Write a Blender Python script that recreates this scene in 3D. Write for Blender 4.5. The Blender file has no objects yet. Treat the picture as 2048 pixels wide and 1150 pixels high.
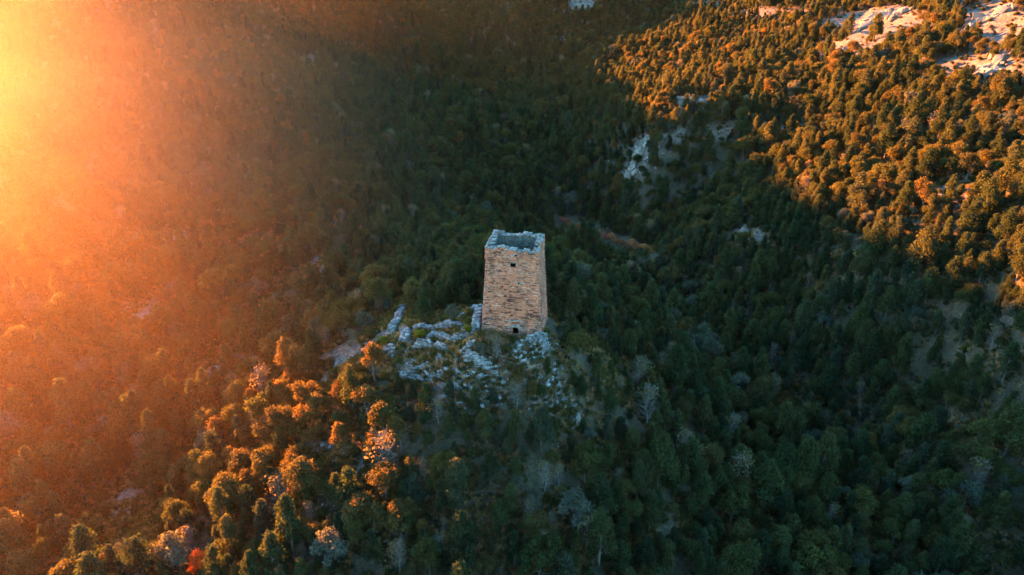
import bpy, bmesh, math, random
import numpy as np
from mathutils import Vector, Matrix

SC = bpy.context.scene
R = math.radians
rng = np.random.default_rng(7)
random.seed(7)

# ------------------------------------------------------------------ camera
F_PX, CX, CY = 1450.0, 1024.0, 575.0
PITCH = R(24.0)
CAM = np.array([0.0, -75.0, 39.1])
cd = bpy.data.cameras.new('camera')
cam = bpy.data.objects.new('camera', cd)
SC.collection.objects.link(cam)
cam.location = CAM
cam.rotation_euler = (math.pi / 2 - PITCH, 0, 0)
cd.sensor_width = 36.0
cd.lens = 36.0 * F_PX / 2048.0
cd.clip_start = 0.5
cd.clip_end = 5000
SC.camera = cam

# ------------------------------------------------------------------ light
SUN_AZ, SUN_EL = R(-46.0), R(8.0)
SUN = np.array([math.sin(SUN_AZ) * math.cos(SUN_EL), math.cos(SUN_AZ) * math.cos(SUN_EL), math.sin(SUN_EL)])
W = bpy.data.worlds.new('World')
SC.world = W
W.use_nodes = True
wn = W.node_tree
bg = wn.nodes['Background']
sky = wn.nodes.new('ShaderNodeTexSky')
sky.sky_type = 'NISHITA'
sky.sun_disc = False
sky.sun_elevation = SUN_EL
sky.sun_rotation = SUN_AZ
sky.air_density = 1.0
sky.dust_density = 0.3
sky.ozone_density = 2.6
tint = wn.nodes.new('ShaderNodeMix')
tint.data_type = 'RGBA'; tint.blend_type = 'MULTIPLY'
tint.inputs[0].default_value = 1.0
tint.inputs[7].default_value = (.66, 1.02, 1.06, 1)
wn.links.new(sky.outputs[0], tint.inputs[6])
wn.links.new(tint.outputs[2], bg.inputs['Color'])
bg.inputs['Strength'].default_value = 0.068
sl = bpy.data.lights.new('sun', 'SUN')
sl.energy = 5.0
sl.angle = R(0.5)
sl.color = (1.0, 0.30, 0.06)
so = bpy.data.objects.new('sun', sl)
SC.collection.objects.link(so)
so.rotation_euler = Vector(SUN).to_track_quat('Z', 'Y').to_euler()
SC.view_settings.view_transform = 'Standard'
SC.view_settings.look = 'None'
SC.view_settings.exposure = 4.4
SC.view_settings.gamma = 1.0
SC.cycles.max_bounces = 5
SC.cycles.diffuse_bounces = 3
SC.cycles.glossy_bounces = 1
SC.cycles.transmission_bounces = 3
SC.cycles.volume_bounces = 0
HAZE_DENSITY = 0.00002
GLOW_DENSITY = 0.0023
GLOW_TURN = 0
SC.cycles.volume_max_steps = 96
SC.cycles.volume_step_rate = 1.0
HAZE_G = 0.85

# ------------------------------------------------------------------ numeric helpers
def ray(u, v):
    a = (np.asarray(u, float) - CX) / F_PX
    b = (CY - np.asarray(v, float)) / F_PX
    return np.stack([a, math.cos(PITCH) + b * math.sin(PITCH), -math.sin(PITCH) + b * math.cos(PITCH)], -1)

def at_z(u, v, z):
    d = ray(u, v)
    return CAM + d * ((z - CAM[2]) / d[2])

def project(p):
    q = np.asarray(p, float) - CAM
    f = q[..., 1] * math.cos(PITCH) - q[..., 2] * math.sin(PITCH)
    up = q[..., 1] * math.sin(PITCH) + q[..., 2] * math.cos(PITCH)
    f = np.where(np.abs(f) < 1e-6, 1e-6, f)
    return CX + F_PX * q[..., 0] / f, CY - F_PX * up / f, f

_perm = np.random.default_rng(3).random((256, 256))
def vnoise(x, y):
    xi, yi = np.floor(x).astype(int), np.floor(y).astype(int)
    fx, fy = x - xi, y - yi
    fx = fx * fx * (3 - 2 * fx); fy = fy * fy * (3 - 2 * fy)
    g = lambda i, j: _perm[i & 255, j & 255]
    return ((g(xi, yi) * (1 - fx) + g(xi + 1, yi) * fx) * (1 - fy) + (g(xi, yi + 1) * (1 - fx) + g(xi + 1, yi + 1) * fx) * fy) * 2 - 1
def fbm(x, y, s, o=4):
    t, a, k = 0, 1.0, 1.0 / s
    for i in range(o):
        t = t + a * vnoise(x * k + 17.3 * i, y * k + 5.1 * i)
        a *= .5; k *= 2.03
    return t

# ------------------------------------------------------------------ terrain heights
CTRL = [  # (u, v, z) of the ground as seen in the photograph
    (0,1150,-22),(300,1150,-21),(620,1150,-17),(1024,1150,-16),(1350,1150,-21),(1700,1150,-26),(2048,1150,-24),
    (0,950,-22),(300,950,-21),(560,950,-15),(760,900,-10),(1024,900,-8.5),(1250,950,-14),(1500,950,-22),(2048,950,-17),
    (0,760,-18),(300,760,-18),(480,760,-16),(600,790,-11.5),(700,750,-7),(640,700,-9),(560,720,-14),(1150,840,-9),(1300,800,-14),(1600,800,-24),(2048,800,-12),(1820,800,-20),
    (0,575,-13),(300,575,-15),(550,600,-15),(600,640,-14),(720,600,-12),(1130,650,-3.5),(1200,600,-11),(1250,680,-11),(1380,600,-23),(1550,620,-19),(2048,650,-5),(1820,650,-12),
    (780,690,-3.4),(800,635,-4),(870,770,-5),(820,740,-4.6),(950,730,-2.0),(1085,690,-.7),(1100,760,-5),(980,810,-6),(1024,680,-.2),(960,640,-.6),(860,670,-2.4),(900,700,-1.8),
    (900,600,-4.5),(850,560,-10),(950,450,-21),(1100,420,-25),(1130,250,-10),(1130,100,3),(1130,0,22),
    (0,400,-9),(300,400,-11),(0,300,-5),(560,480,-13),(700,400,-15),(820,420,-19),(700,200,-5),(700,0,22),(900,200,-9),(950,0,19),
    (0,200,2),(300,200,5),(0,0,27),(300,0,28),(500,100,10),
    (1250,480,-25),(1250,380,-18),(1300,290,-5),(1400,200,3),(1345,192,4.5),(1350,380,-15),(1450,100,9),(1400,0,23),
    (2048,0,30.4),(1700,0,26.6),(2048,200,15),(1700,200,8),(2048,350,6.7),(1800,350,1.7),(1550,350,-5.5),(2048,480,1.9),(1800,480,-3.5),(1550,480,-11),(1380,480,-19),(1850,90,20)]
P = [at_z(*c) for c in CTRL]
for x, y, z in [(0, 3, 0), (0, 7, -.6), (4, 4, -.3), (0, -75, -42), (-60, -70, -40), (70, -75, -36), (-130, -60, -38), (140, -50, -8), (0, -160, -55), (-200, -160, -30), (200, -160, -40),
                (130, 30, 30), (170, 80, 50), (220, 160, 74), (150, 260, 48), (200, 0, 30), (330, 60, 90), (330, 250, 100), (200, 330, 62), (60, 400, 52), (180, 480, 85), (0, 560, 80), (-180, 560, 70), (500, 300, 130), (500, -100, 90), (450, 560, 130), (-560, 560, 60), (-620, 100, 50), (-620, -200, 40), (0, -560, -30), (600, -500, 60), (-600, -600, 20), (-300, -250, 0)]:
    P.append(np.array([x, y, z], float))
# unseen ridge, its profile shaped to shade the valley and leave a sun gap: runs off-frame to the left, across the sun's direction
SA, SP = np.array([math.sin(SUN_AZ), math.cos(SUN_AZ)]), np.array([math.cos(SUN_AZ), -math.sin(SUN_AZ)])
A_R = 350.0
TS = math.tan(SUN_EL)
EDGE = [(1120, 0, 20), (1200, 85, 8), (1400, 150, 0), (1650, 300, -1), (1780, 360, -2), (1900, 430, -3), (2048, 480, -3)]   # where the ridge's shadow ends on the far slope
def _U(r2):
    return np.where(r2 > 1e-9, r2 * np.log(np.maximum(r2, 1e-9)), 0) * .5
def _fit(P, lam):
    S = 100.0
    X = P[:, :2] / S
    n = len(X)
    K = _U(((X[:, None] - X[None]) ** 2).sum(-1)) + lam * np.eye(n)
    Q = np.c_[np.ones(n), X]
    A = np.block([[K, Q], [Q.T, np.zeros((3, 3))]])
    return X, np.linalg.solve(A, np.r_[P[:, 2], 0, 0, 0])
def _ev(X, T, x, y):
    c = np.array([[x, y]]) / 100.0
    return float((_U(((c[:, None] - X[None]) ** 2).sum(-1)) @ T[:-3] + T[-3] + c @ T[-2:])[0])
def ridge_profile():
    X, T = _fit(np.array(P), 1e-4)
    out = []
    for u, v, lift in EDGE:
        d = ray(u, v)
        for t in np.arange(60, 600, .5):
            p = CAM + d * t
            if _ev(X, T, p[0], p[1]) + 2 > p[2]: break
        a, w = float(SA @ p[:2]), float(SP @ p[:2])
        out.append((w, p[2] + (A_R - a) * TS + RIDGE_ADJ + lift))
    return sorted(out)
RIDGE_ADJ = -17.0
L_ = lambda z, a: z + (A_R - a) * TS
RIDGE = [(-260, 5), (-160, 8), (-110, 12), (-70, 10), (-45, 14), (-30, 16), (-20, 20), (-12, 30), (-5, L_(12, 0)), (12, L_(16, 0)), (35, L_(14, -10))] + [q for q in ridge_profile() if q[0] > 50] + [(320, 62)]
print('RIDGE', [(round(a), round(b)) for a, b in RIDGE])
for w, z in RIDGE:
    for a, dz in ((A_R, 0), (A_R + 60, -15)):
        q = SA * a + SP * w
        P.append(np.array([q[0], q[1], z + dz]))
for w, a, z in ((-60, 170, -14), (-110, 170, -16), (-90, 250, -6), (-32, 185, -6), (-32, 250, 1), (-50, 250, -3), (-16, 230, 4), (-12, 290, 14)):
    q = SA * a + SP * w
    P.append(np.array([q[0], q[1], z]))
P = np.array(P)
TX, TW = _fit(P, 1e-4)
def tps(x, y):
    x, y = np.asarray(x, float), np.asarray(y, float)
    X = np.stack([x.ravel(), y.ravel()], -1) / 100.0
    out = np.empty(len(X))
    for i in range(0, len(X), 20000):
        c = X[i:i + 20000]
        out[i:i + 20000] = _U(((c[:, None] - TX[None]) ** 2).sum(-1)) @ TW[:-3] + TW[-3] + c @ TW[-2:]
    return out.reshape(x.shape)
def relief(x, y):
    d = np.hypot(x, y - 3)
    k = np.clip((d - 14) / 40, 0, 1)
    far = np.clip((d - 90) / 150, 0, 1)
    rid = 1 - np.abs(fbm(x + 40, y, 46, 3))
    return .16 * fbm(x, y, 2.6, 3) + k * 1.1 * fbm(x, y, 22, 4) + far * (2.0 * fbm(x, y, 60, 3) + 2.4 * (rid - .6))
def height(x, y):
    h = tps(x, y)
    h = np.clip(h, -75, 150)
    d = np.hypot(x, y - 3.2)
    base = np.clip((5.6 - d) / 2.5, 0, 1)
    return (h + relief(x, y)) * (1 - base) + base * (-.35)

# nonuniform grid
def axis(lo, hi, c, fine, half):
    v = [c]
    s = fine
    while v[-1] < hi:
        if v[-1] - c > half: s = min(s * 1.035, 9)
        v.append(v[-1] + s)
    w = [c]; s = fine
    while w[-1] > lo:
        if c - w[-1] > half: s = min(s * 1.035, 9)
        w.append(w[-1] - s)
    return np.array(w[::-1] + v[1:])
GX = axis(-680, 680, 0, .45, 26)
GY = axis(-640, 680, 0, .45, 26)
MX, MY = np.meshgrid(GX, GY)
MZ = height(MX, MY)
def H(x, y):
    x, y = np.asarray(x, float), np.asarray(y, float)
    i = np.clip(np.searchsorted(GX, x) - 1, 0, len(GX) - 2)
    j = np.clip(np.searchsorted(GY, y) - 1, 0, len(GY) - 2)
    fx = (x - GX[i]) / (GX[i + 1] - GX[i]); fy = (y - GY[j]) / (GY[j + 1] - GY[j])
    return (MZ[j, i] * (1 - fx) + MZ[j, i + 1] * fx) * (1 - fy) + (MZ[j + 1, i] * (1 - fx) + MZ[j + 1, i + 1] * fx) * fy
_T = np.concatenate([np.arange(30, 160, .25), np.arange(160, 620, 1.0)])
def hit(u, v):
    d = ray(u, v)
    p = CAM + d * _T[:, None]
    below = p[:, 2] < H(p[:, 0], p[:, 1])
    k = int(np.argmax(below)) if below.any() else len(_T) - 1
    q = p[k]
    return np.array([q[0], q[1], float(H(q[0], q[1]))])

# ------------------------------------------------------------------ materials
def new_mat(name):
    m = bpy.data.materials.new(name)
    m.use_nodes = True
    nt = m.node_tree
    b = nt.nodes['Principled BSDF']
    b.inputs['Specular IOR Level'].default_value = .15
    return m, nt, b
def N(nt, t, **kw):
    n = nt.nodes.new(t)
    for k, v in kw.items():
        setattr(n, k, v)
    return n
def ramp(nt, fac, stops):
    r = N(nt, 'ShaderNodeValToRGB')
    e = r.color_ramp.elements
    while len(e) < len(stops): e.new(.5)
    for el, (p, c) in zip(e, stops):
        el.position = p; el.color = (*c, 1)
    nt.links.new(fac, r.inputs[0])
    return r.outputs[0]
def noise(nt, vec, scale, detail=4, rough=.55):
    n = N(nt, 'ShaderNodeTexNoise')
    n.inputs['Scale'].default_value = scale
    n.inputs['Detail'].default_value = detail
    n.inputs['Roughness'].default_value = rough
    if vec is not None: nt.links.new(vec, n.inputs['Vector'])
    return n.outputs['Fac']
def mix(nt, fac, a, b, mode='MIX'):
    m = N(nt, 'ShaderNodeMix', data_type='RGBA', blend_type=mode)
    if isinstance(fac, (int, float)): m.inputs[0].default_value = fac
    else: nt.links.new(fac, m.inputs[0])
    for s, v in ((6, a), (7, b)):
        if isinstance(v, tuple): m.inputs[s].default_value = (*v, 1)
        else: nt.links.new(v, m.inputs[s])
    return m.outputs[2]
def mapr(nt, v, a, b, c=0., d=1.):
    m = N(nt, 'ShaderNodeMapRange')
    nt.links.new(v, m.inputs[0])
    for i, x in enumerate((a, b, c, d)): m.inputs[1 + i].default_value = x
    return m.outputs[0]

def ground_material():
    m, nt, b = new_mat('hillside_ground')
    geo = N(nt, 'ShaderNodeNewGeometry')
    pos = geo.outputs['Position']
    att = N(nt, 'ShaderNodeAttribute', attribute_name='bare')
    rk = N(nt, 'ShaderNodeAttribute', attribute_name='rock')
    n1, n2, n3 = noise(nt, pos, .35, 6), noise(nt, pos, 2.2, 6, .65), noise(nt, pos, .06, 4)
    litter = ramp(nt, n2, [(.3, (.035, .028, .018)), (.55, (.07, .055, .03)), (.75, (.11, .085, .045))])
    grass = ramp(nt, n2, [(.3, (.05, .04, .022)), (.5, (.10, .08, .045)), (.72, (.17, .135, .08))])
    soil = mix(nt, mapr(nt, n1, .45, .6), litter, grass)
    soil = mix(nt, mapr(nt, n3, .42, .6), litter, soil)
    open_ = ramp(nt, n2, [(.25, (.05, .036, .025)), (.45, (.13, .088, .062)), (.6, (.24, .165, .12)), (.8, (.36, .28, .22))])
    v = N(nt, 'ShaderNodeTexVoronoi', feature='DISTANCE_TO_EDGE')
    v.inputs['Scale'].default_value = .55
    mp = N(nt, 'ShaderNodeMapping'); mp.inputs['Scale'].default_value = (1, 1.6, 2.4)
    nt.links.new(pos, mp.inputs[0]); nt.links.new(mp.outputs[0], v.inputs['Vector'])
    rockc = ramp(nt, noise(nt, pos, .9, 8, .7), [(.3, (.045, .038, .03)), (.5, (.13, .105, .082)), (.7, (.26, .21, .165))])
    rockc = mix(nt, mapr(nt, v.outputs['Distance'], 0, .04, .5, 0), rockc, (.06, .05, .045))
    c = mix(nt, att.outputs['Fac'], soil, open_)
    c = mix(nt, mapr(nt, rk.outputs['Fac'], .3, .55), c, rockc)
    nt.links.new(c, b.inputs['Base Color'])
    b.inputs['Roughness'].default_value = .95
    bu = N(nt, 'ShaderNodeBump'); bu.inputs['Strength'].default_value = .9; bu.inputs['Distance'].default_value = .35
    nt.links.new(noise(nt, pos, 1.6, 8, .7), bu.inputs['Height'])
    nt.links.new(bu.outputs[0], b.inputs['Normal'])
    return m

def stone_material(name, base, dark, scale=1.0, lichen=.25):
    """stone: a per-stone 'tone' attribute chooses between its colours, lichen specks on top"""
    m, nt, b = new_mat(name)
    att = N(nt, 'ShaderNodeAttribute', attribute_name='tone')
    geo = N(nt, 'ShaderNodeNewGeometry')
    c = ramp(nt, att.outputs['Fac'], [(i / (len(base) - 1), q) for i, q in enumerate(base)])
    n = noise(nt, geo.outputs['Position'], 7 * scale, 6, .7)
    c = mix(nt, mapr(nt, n, .3, .55, .7, 0), c, dark)
    mp = N(nt, 'ShaderNodeMapping'); mp.inputs['Scale'].default_value = (1.1, 1.1, .28)
    nt.links.new(geo.outputs['Position'], mp.inputs[0])
    c = mix(nt, mapr(nt, noise(nt, mp.outputs[0], .9 * scale, 5, .6), .48, .68, 0, .55), c, dark)
    l = noise(nt, geo.outputs['Position'], 2.3 * scale, 6, .7)
    c = mix(nt, mapr(nt, l, .6, .75, 0, lichen), c, (.42, .42, .38))
    nt.links.new(c, b.inputs['Base Color'])
    b.inputs['Roughness'].default_value = .9
    bu = N(nt, 'ShaderNodeBump'); bu.inputs['Strength'].default_value = .5; bu.inputs['Distance'].default_value = .04
    nt.links.new(n, bu.inputs['Height']); nt.links.new(bu.outputs[0], b.inputs['Normal'])
    return m

def leaf_material(name, cols, var=.35):
    m, nt, b = new_mat(name)
    oi = N(nt, 'ShaderNodeObjectInfo')
    att = N(nt, 'ShaderNodeAttribute', attribute_name='tone')
    pl = noise(nt, oi.outputs['Location'], .035, 3)
    s = N(nt, 'ShaderNodeMath', operation='ADD'); s.use_clamp = True
    nt.links.new(mapr(nt, pl, .3, .7, -.25, .25), s.inputs[0]); nt.links.new(oi.outputs['Random'], s.inputs[1])
    c = ramp(nt, s.outputs[0], [(i / (len(cols) - 1), q) for i, q in enumerate(cols)])
    k = mapr(nt, att.outputs['Fac'], 0, 1, 1 - var, 1 + var)
    mul = N(nt, 'ShaderNodeVectorMath', operation='SCALE')
    nt.links.new(c, mul.inputs[0]); nt.links.new(k, mul.inputs['Scale'])
    tr = N(nt, 'ShaderNodeBsdfTranslucent')
    ms = N(nt, 'ShaderNodeMixShader'); ms.inputs[0].default_value = .5
    nt.links.new(mul.outputs[0], b.inputs['Base Color']); nt.links.new(mix(nt, 1.0, mul.outputs[0], (2.7, 2.0, .7), 'MULTIPLY'), tr.inputs['Color'])
    b.inputs['Roughness'].default_value = .75
    nt.links.new(b.outputs[0], ms.inputs[1]); nt.links.new(tr.outputs[0], ms.inputs[2])
    nt.links.new(ms.outputs[0], nt.nodes['Material Output'].inputs['Surface'])
    return m
def bark_material(name, col):
    m, nt, b = new_mat(name)
    geo = N(nt, 'ShaderNodeNewGeometry')
    n = noise(nt, geo.outputs['Position'], 9, 5)
    nt.links.new(ramp(nt, n, [(.3, tuple(x * .55 for x in col)), (.7, tuple(x * 1.3 for x in col))]), b.inputs['Base Color'])
    b.inputs['Roughness'].default_value = .95
    return m

M = {
    'ground': ground_material(),
    'tower': stone_material('tower_stone', [(.13, .05, .035), (.48, .16, .09), (.66, .215, .11), (.72, .245, .12), (.58, .215, .125), (.76, .38, .25), (.25, .125, .10)], (.10, .065, .045), 1, .12),
    'cap': stone_material('pale_capstone', [(.13, .11, .09), (.28, .25, .215), (.38, .345, .30), (.20, .175, .15)], (.13, .12, .11), 1, .5),
    'ruin': stone_material('grey_ruin_stone', [(.08, .078, .072), (.18, .172, .16), (.30, .29, .27), (.13, .12, .11), (.38, .365, .34)], (.09, .085, .08), 1, .5),
    'inner': stone_material('inner_wall_stone', [(.10, .10, .085), (.17, .16, .13), (.22, .20, .16)], (.06, .06, .05), 1, .2),
    'rock': stone_material('outcrop_rock', [(.13, .11, .088), (.24, .195, .15), (.34, .28, .215)], (.12, .105, .09), .25, .4),
    'hole': stone_material('recess_shade', [(.004, .004, .004), (.02, .018, .016)], (.006, .006, .006), 1, 0),
    'jun': leaf_material('juniper_foliage', [(.014, .028, .014), (.023, .041, .017), (.035, .051, .019), (.047, .058, .022), (.031, .048, .031)]),
    'oak': leaf_material('oak_foliage', [(.025, .041, .014), (.043, .055, .017), (.066, .066, .020), (.043, .047, .020), (.086, .069, .023)]),
    'blue': leaf_material('grey_green_foliage', [(.039, .058, .047), (.062, .078, .062), (.078, .094, .078)]),
    'rust': leaf_material('rust_glow_foliage', [(.085, .058, .018), (.10, .068, .02), (.085, .068, .022), (.065, .060, .02)]),  # ochre leaves; on the spur they carry the orange glow as colour
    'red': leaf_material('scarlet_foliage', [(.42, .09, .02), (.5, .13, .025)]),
    'dry': leaf_material('dry_twigs', [(.10, .09, .055), (.12, .105, .06), (.085, .08, .05)]),
    'heath': leaf_material('reddish_foliage', [(.26, .125, .085), (.20, .085, .075), (.28, .15, .07)]),
    'yel': leaf_material('yellow_green_foliage', [(.10, .115, .012), (.12, .125, .015)]),
    'straw': leaf_material('dry_grass', [(.20, .14, .08), (.26, .19, .11), (.15, .12, .07), (.22, .13, .09)]),
    'bark': bark_material('bark', (.12, .10, .08)),
    'pbark': bark_material('pale_bark', (.16, .14, .115)),
}

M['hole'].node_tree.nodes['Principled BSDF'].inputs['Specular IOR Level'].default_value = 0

# ------------------------------------------------------------------ mesh helpers
def mesh_obj(name, V, Fc, mats, tone=None, mi=None, parent=None, smooth=False, link=True):
    me = bpy.data.meshes.new(name)
    V = np.asarray(V, np.float32); Fc = np.asarray(Fc, np.int32)
    n = len(Fc); k = Fc.shape[1]
    me.vertices.add(len(V)); me.vertices.foreach_set('co', V.ravel())
    me.loops.add(n * k); me.loops.foreach_set('vertex_index', Fc.ravel())
    me.polygons.add(n); me.polygons.foreach_set('loop_start', np.arange(0, n * k, k, dtype=np.int32))
    if tone is not None:
        at = me.attributes.new('tone', 'FLOAT', 'FACE'); at.data.foreach_set('value', np.asarray(tone, np.float32))
    for m in mats: me.materials.append(m)
    if mi is not None: me.polygons.foreach_set('material_index', np.asarray(mi, np.int32))
    if smooth: me.polygons.foreach_set('use_smooth', np.ones(n, bool))
    me.update(calc_edges=True)
    me.validate()
    o = bpy.data.objects.new(name, me)
    if link: SC.collection.objects.link(o)
    if parent: o.parent = parent
    return o
def empty(name, loc=(0, 0, 0), rz=0):
    o = bpy.data.objects.new(name, None)
    SC.collection.objects.link(o)
    o.location = loc; o.rotation_euler = (0, 0, rz); o.empty_display_size = .5
    return o
def tag(o, label=None, cat=None, group=None, kind=None):
    if label: o['label'] = label
    if cat: o['category'] = cat
    if group: o['group'] = group
    if kind: o['kind'] = kind
    return o

class Stones:
    """collects irregular eight-cornered stones into one mesh"""
    C = np.array([[-1,-1,-1],[1,-1,-1],[1,1,-1],[-1,1,-1],[-1,-1,1],[1,-1,1],[1,1,1],[-1,1,1]], float) * .5
    Q = np.array([[0,3,2,1],[4,5,6,7],[0,1,5,4],[1,2,6,5],[2,3,7,6],[3,0,4,7]])
    def __init__(s): s.V, s.F, s.t, s.n = [], [], [], 0
    def add(s, c, size, ax=None, jit=.12, tone=None):
        v = s.C * (1 + rng.uniform(-jit, jit, (8, 3))) * np.asarray(size)
        if ax is not None: v = v @ np.asarray(ax)      # rows: local axes in world
        s.V.append(v + np.asarray(c)); s.F.append(s.Q + s.n); s.n += 8
        s.t.append(np.full(6, rng.random() if tone is None else tone))
    def quad(s, a, b, c, d, tone=.3):
        s.V.append(np.array([a, b, c, d], float)); s.F.append(np.array([[0, 1, 2, 3]]) + s.n); s.n += 4
        s.t.append(np.array([tone]))
    def build(s, name, m, parent=None):
        return mesh_obj(name, np.concatenate(s.V), np.concatenate(s.F), [m], np.concatenate(s.t), parent=parent)

# ------------------------------------------------------------------ ground mesh
# open patches without trees: (u, v, ru, rv, rock) in the photograph, placed on the ground they show
BARE = [(540,608,38,14,0),(632,545,42,26,1),(560,500,60,14,0),(700,465,60,16,0),(620,130,16,24,0),(500,74,40,8,0),(330,88,150,5,0),(590,190,40,8,0),(800,330,24,8,0),
        (1280,300,24,34,1),(1258,352,32,20,1),(1330,283,40,8,1),(1240,364,18,14,1),(1118,84,16,12,1),
        (1740,50,120,30,1),(1690,102,80,20,1),(1990,45,90,44,1),(1965,145,110,26,1),(1530,32,100,14,0),(1400,12,50,10,0),(1385,206,54,14,1),(1500,260,90,11,0),(1770,248,50,10,0),(1900,385,80,26,0),(1940,150,80,12,1),
        (2030,95,30,10,1),(1160,14,30,22,1),(2035,625,50,14,0),(1490,470,30,9,1),(1990,1110,60,24,0),(2020,430,44,10,0),
        (640,790,34,34,0),(690,720,60,24,0),(720,690,44,14,0),(830,690,78,50,0),(880,740,90,44,0),(950,752,80,40,0),(1010,700,80,30,0),(1050,735,44,30,0),(1102,800,36,44,0),(1145,838,22,18,1),(930,640,40,24,0),(800,640,24,30,0),
        (690,955,64,50,1),(715,885,30,22,0),(510,925,44,20,1),(240,1050,60,70,0),(450,1000,40,20,1),(1108,545,10,12,0),(300,640,60,26,0),(330,480,90,20,0),(430,725,30,26,0),(880,655,60,20,0),(1030,655,46,26,0),
        (60,330,60,10,0),(180,520,60,12,0),(470,380,40,10,0),(600,420,40,10,0)]
def bare_fields(x, y, z):
    u, v, f = project(np.stack([x, y, z], -1))
    wob = .28 * fbm(x, y, 5, 3) + .22 * fbm(x, y, 1.6, 2)
    b = np.zeros(x.shape); r = np.zeros(x.shape)
    for (cu, cv, ru, rv, k) in BARE:
        d = np.sqrt(((u - cu) / ru) ** 2 + ((v - cv) / rv) ** 2)
        s = np.clip((1.25 - d + wob) / .45, 0, 1) * (f > 5)
        b = np.maximum(b, s)
        if k: r = np.maximum(r, s)
    return b, r
MB, MR = bare_fields(MX, MY, MZ)
cragg = MR * (1.0 * np.abs(fbm(MX, MY * 1.5, 5, 4)) + .5 * fbm(MX, MY, 1.5, 3))
nr = np.hypot(MX, MY - 3)
cragg = cragg * np.clip((nr - 12) / 20, .15, 1.6)
MZ = MZ + cragg
ny, nx = MX.shape
idx = np.arange(ny * nx).reshape(ny, nx)
FQ = np.stack([idx[:-1, :-1], idx[:-1, 1:], idx[1:, 1:], idx[1:, :-1]], -1).reshape(-1, 4)
ground = mesh_obj('terrain', np.stack([MX, MY, MZ], -1).reshape(-1, 3), FQ, [M['ground']], smooth=True)
for nm, arr in (('bare', MB), ('rock', MR)):
    at = ground.data.attributes.new(nm, 'FLOAT', 'POINT'); at.data.foreach_set('value', arr.ravel().astype(np.float32))
tag(ground, kind='structure')

# ------------------------------------------------------------------ stone tower
TY = R(-9.5)
tower = empty('stone_tower', (-.08, 0, 0), TY)
tag(tower, 'square roofless stone tower tapering upward on the rocky spur', 'tower')
TH = 10.15
def hw(z): return 3.54 - .060 * z + (.10 if z > TH - 1.25 else 0)
def fy(z): return .052 * z - (.09 if z > TH - 1.25 else 0)
def by(z): return 5.75 - .035 * z
TOPN = {s: np.array([vnoise(np.array(t * 3.1 + 7 * i), np.array(2.2 + i)) for t in np.linspace(0, 3, 40)]) for i, s in enumerate('flbr')}
def top_z(side, t):   # ragged rim
    n = 2.5 * float(np.interp(t * 3, np.linspace(0, 3, 40), TOPN[side]))
    if side == 'f': return TH - .05 + .10 * n - .26 * math.exp(-((t - .78) / .16) ** 2) + .10 * math.exp(-((t - .25) / .2) ** 2)
    if side == 'l': return TH + .08 * n + .25 * t
    if side == 'b': return TH + .18 + .08 * n
    return TH - .08 + .14 * n + .25 * t
def face_pt(side, t, z, off=0.0):
    w = hw(z)
    if side == 'f': return np.array([-w + 2 * w * t, fy(z) - off, z]), np.array([1, 0, 0.]), np.array([0, -1, 0.])
    if side == 'b': return np.array([w - 2 * w * t, by(z) + off, z]), np.array([-1, 0, 0.]), np.array([0, 1, 0.])
    if side == 'l': return np.array([-w - off, fy(z) + (by(z) - fy(z)) * t, z]), np.array([0, 1, 0.]), np.array([-1, 0, 0.])
    return np.array([w + off, fy(z) + (by(z) - fy(z)) * t, z]), np.array([0, 1, 0.]), np.array([1, 0, 0.])
OPEN = [(.165, 8.72, .55, .55), (.80, 6.75, .17, .26), (.33, 10.0, .2, .2), (.62, .35, .68, .85)]   # x, z centre/bottom, w, h on the front
OPEN = [(.13, 8.25, .60, .58), (.80, 6.10, .16, .26), (.42, 9.45, .18, .20), (.50, .22, .68, .78)]
def in_open(x, z0, z1, x0, x1):
    for ox, oz, ow, oh in OPEN:
        if x1 > ox - ow / 2 and x0 < ox + ow / 2 and z1 > oz - oh / 2 and z0 < oz + oh / 2: return True
    return False
wall = Stones(); cap = Stones()
for side in 'flbr':
    z = -1.2
    while z < TH + .4:
        ch = rng.uniform(.07, .15)
        zc = z + ch / 2
        L = 2 * hw(zc) if side in 'fb' else by(zc) - fy(zc)
        s = -rng.uniform(0, .2)
        while s < L:
            ln = min(rng.uniform(.12, .55) * (1.0 if rng.random() < .85 else 1.8), 1.0)
            a, b_ = max(s, 0), min(s + ln, L)
            s += ln
            if b_ - a < .06: continue
            t = (a + b_) / 2 / L
            if zc > top_z(side, t): continue
            if side == 'f':
                for ox, oz, ow, oh in OPEN:
                    if abs(zc - oz) < oh / 2:
                        A0, B0 = a - hw(zc), b_ - hw(zc)
                        if B0 > ox - ow / 2 and A0 < ox + ow / 2:      # cut the stone back to the jamb
                            if ox - ow / 2 - A0 > B0 - ox - ow / 2: b_ = ox - ow / 2 + hw(zc)
                            else: a = ox + ow / 2 + hw(zc)
                if b_ - a < .05: continue
                t = (a + b_) / 2 / L
            out = rng.uniform(-.035, .035) - (.09 if rng.random() < .025 else 0)
            p, ax, nrm = face_pt(side, t, zc, out - .12)
            A = np.array([ax, nrm, [0, 0, 1.]])
            big = fbm(np.array(t * L + 13 * 'flbr'.index(side)), np.array(zc), 2.4, 3)
            tone = np.clip(.45 + .22 * float(big) + rng.normal(0, .27), 0, 1)
            if zc < 1.3 and rng.random() < .45: tone = rng.choice([0, .97, .9])
            A[2] = A[2] + ax * rng.normal(0, .03); A[0] = A[0] + A[2] * rng.normal(0, .035)
            wall.add(p, (b_ - a - .012, .26, ch - .010), A, .09, tone)
        z += ch
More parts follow.
